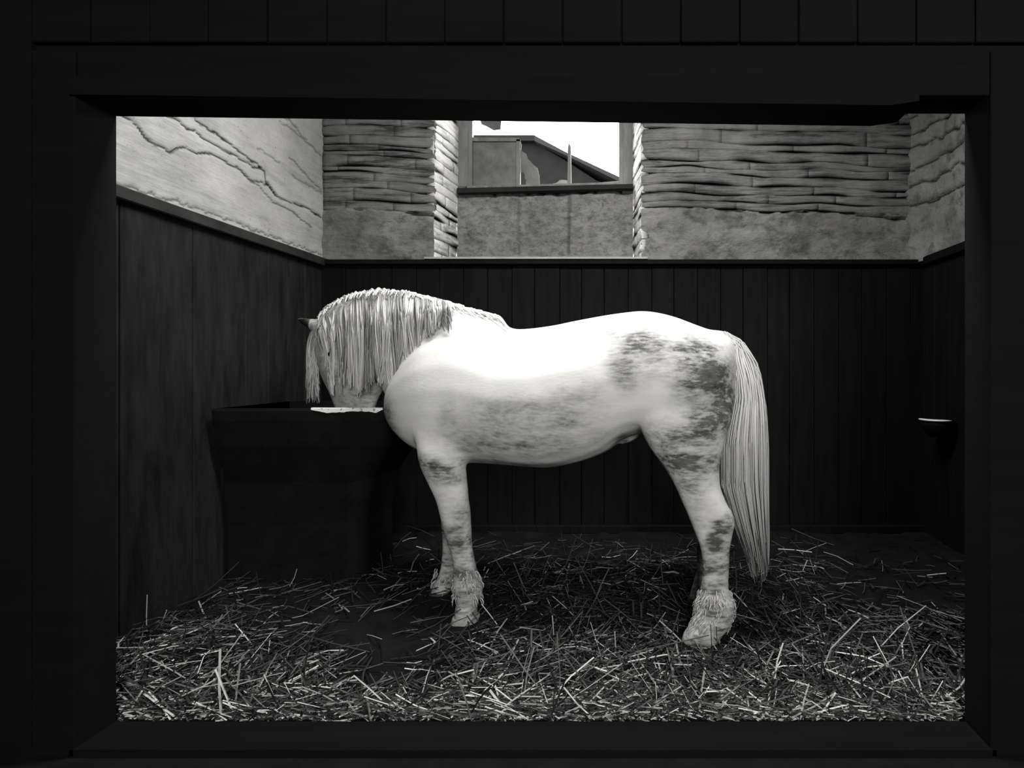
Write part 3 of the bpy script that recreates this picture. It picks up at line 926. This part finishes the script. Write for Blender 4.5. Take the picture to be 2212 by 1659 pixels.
# ------------------------------------------------------------------ straw
def bed(x, y):
    h = .012 + .018 * (nz(x, y, 0, 2.3) + .6) + .012 * nz(x, y, 5, 9)
    h += .05 * max(0, (1 - abs(y - 2.05) / .35)) * (.5 if x > -.9 else 1.0) * .5
    h += .10 * math.exp(-((x + 1.75) / .3) ** 2 - ((y - 2.35) / .45) ** 2)
    f = min(1.0, max(0.0, (y - 1.88) / .3))
    return max(.006, .012 + (h - .012) * f * f * (3 - 2 * f))
nx, ny = 110, 56
v = []
for j in range(ny + 1):
    for i in range(nx + 1):
        x = XL + .03 + (XR - XL - .08) * i / nx; y = YF1 + .01 + (YB - .12 - YF1) * j / ny
        z = bed(x, y) + .008 * nz(x, y, 1, 30)
        v.append((x, y, max(.003, z)))
f = [(j * (nx + 1) + i, j * (nx + 1) + i + 1, (j + 1) * (nx + 1) + i + 1, (j + 1) * (nx + 1) + i) for j in range(ny) for i in range(nx)]
litter = obj('straw_litter', mesh('litter', v, f, True), M['litter'])
tag(litter, 'trampled dark litter covering the stall floor under the loose straw', 'litter', kind='stuff')

def density(px, py, y):
    d = 0.30
    d += 1.6 * max(0, 1 - (y - 1.88) / .22)                       # banked up at the threshold
    if px < 720: d += .75 * max(0, min(1, (py - 1360) / 120))
    d += .55 * math.exp(-((px - 1330) / 260) ** 2 - ((py - 1420) / 120) ** 2)
    d += .6 * math.exp(-((px - 1800) / 260) ** 2 - ((py - 1450) / 110) ** 2)
    d += .35 * math.exp(-((px - 1280) / 160) ** 2 - ((py - 1270) / 50) ** 2)
    hole = math.exp(-((px - 820) / 170) ** 2 - ((py - 1400) / 130) ** 2)
    d *= 1 - .9 * hole
    d *= 1 - .8 * math.exp(-((px - 600) / 130) ** 2 - ((py - 1330) / 90) ** 2)
    if py < 1230: d *= max(.06, (py - 1165) / 65 * .5)
    if px > 1780 and py < 1330: d *= .25
    return d
v, f, tn = [], [], []
def add_straw(p, d, L, r, tone, kink):
    k0 = len(v)
    side = d.cross(Vector((0, 0, 1)))
    side = side.normalized() if side.length > 1e-3 else Vector((1, 0, 0))
    up = side.cross(d).normalized()
    pts = [p - d * L * .5, p + up * kink * L * .3, p + d * L * .5 + up * kink * L * -.1 + side * kink * L * .4]
    for j, q in enumerate(pts):
        for s in range(4):
            a = math.pi / 2 * s
            v.append(q + side * math.cos(a) * r + up * math.sin(a) * r * .8)
            tn.append(tone)
    for j in range(2):
        for s in range(4):
            f.append((k0 + j * 4 + s, k0 + j * 4 + (s + 1) % 4, k0 + (j + 1) * 4 + (s + 1) % 4, k0 + (j + 1) * 4 + s))
    f.append((k0 + 3, k0 + 2, k0 + 1, k0)); f.append((k0 + 8, k0 + 9, k0 + 10, k0 + 11))
feet = [(at(1512, 1395, 2.42), .13), (at(1008, 1345, 2.64), .10)]
cnt = 0
for it in range(66000):
    y = 1.9 + (random.random() ** 1.25) * 2.05 if it < 60000 else 1.9 + random.random() * .14
    x = random.uniform(XL + .12, XR - .15)
    px = VX + x / y * F; py = VY + H / y * F
    if not (150 < px < 2300): continue
    if random.random() > density(px, py, y) * .42: continue
    if any((Vector((x, y, 0)) - Vector((q.x, q.y, 0))).length < r for q, r in feet): continue
    L = min(.32, max(.03, random.lognormvariate(-2.3, .55)))
    near = max(0, 1 - (y - 1.9) / .5)
    az = random.uniform(0, math.pi)
    tilt = random.gauss(0, .16)
    if random.random() < .06: tilt = random.uniform(.4, 1.2)
    d = Vector((math.cos(az) * math.cos(tilt), math.sin(az) * math.cos(tilt), math.sin(tilt)))
    z = bed(x, y) + random.uniform(.002, .022) + abs(math.sin(tilt)) * L * .42
    tone = min(1, max(0, random.betavariate(1.3, 1.7) + .22 * near - .06))  # front straw paler: the light falling there is put into its tone
    if y < 2.02 and random.random() < .75:
        az = random.choice((0, math.pi)) + random.gauss(0, .35); L = min(L, .16)
        d = Vector((math.cos(az) * math.cos(tilt), math.sin(az) * math.cos(tilt), math.sin(tilt)))
    if y - abs(d.y) * L * .5 < 1.888: y = 1.89 + abs(d.y) * L * .5
    lim = .5 * L * abs(d.x) + .06
    x = min(max(x, XL + lim), XR - lim)
    add_straw(Vector((x, y, z)), d, L, random.choice((.0016, .0022, .003, .0038)), tone, random.gauss(0, .12))
    cnt += 1
# single upright stalks
for (x0, y0, x1, y1, d) in ((318, 1285, 316, 1420, 2.5), (360, 1318, 340, 1410, 2.5), (508, 1348, 570, 1425, 2.25), (583, 1383, 578, 1430, 2.2), (410, 1400, 398, 1465, 2.15), (1330, 1430, 1328, 1365, 2.3),
                            (1965, 1355, 1945, 1400, 2.35), (1945, 1400, 1942, 1460, 2.3), (2027, 1422, 2065, 1500, 2.1), (1912, 1505, 1930, 1545, 2.0), (1040, 1305, 1075, 1350, 2.55), (1193, 1330, 1196, 1372, 2.45), (1757, 1290, 1793, 1316, 2.75), (1845, 1436, 1902, 1410, 2.2)):
    A, B = at(x0, y0, d), at(x1, y1, d)
    if B.z < .015: B.z = .015
    if A.z < .015: A.z = .015
    add_straw((A + B) / 2, (B - A).normalized(), (B - A).length, .0028, .95, .02)
me = mesh('straw', v, f)
a = me.attributes.new('tone', 'FLOAT', 'POINT'); a.data.foreach_set('value', np.array(tn, np.float32))
straw = obj('straw', me, M['straw'])
tag(straw, 'loose pale straw stalks scattered over the dark stall floor', 'straw', kind='stuff')
print('STRAWS', cnt, 'objects', len(bpy.data.objects))
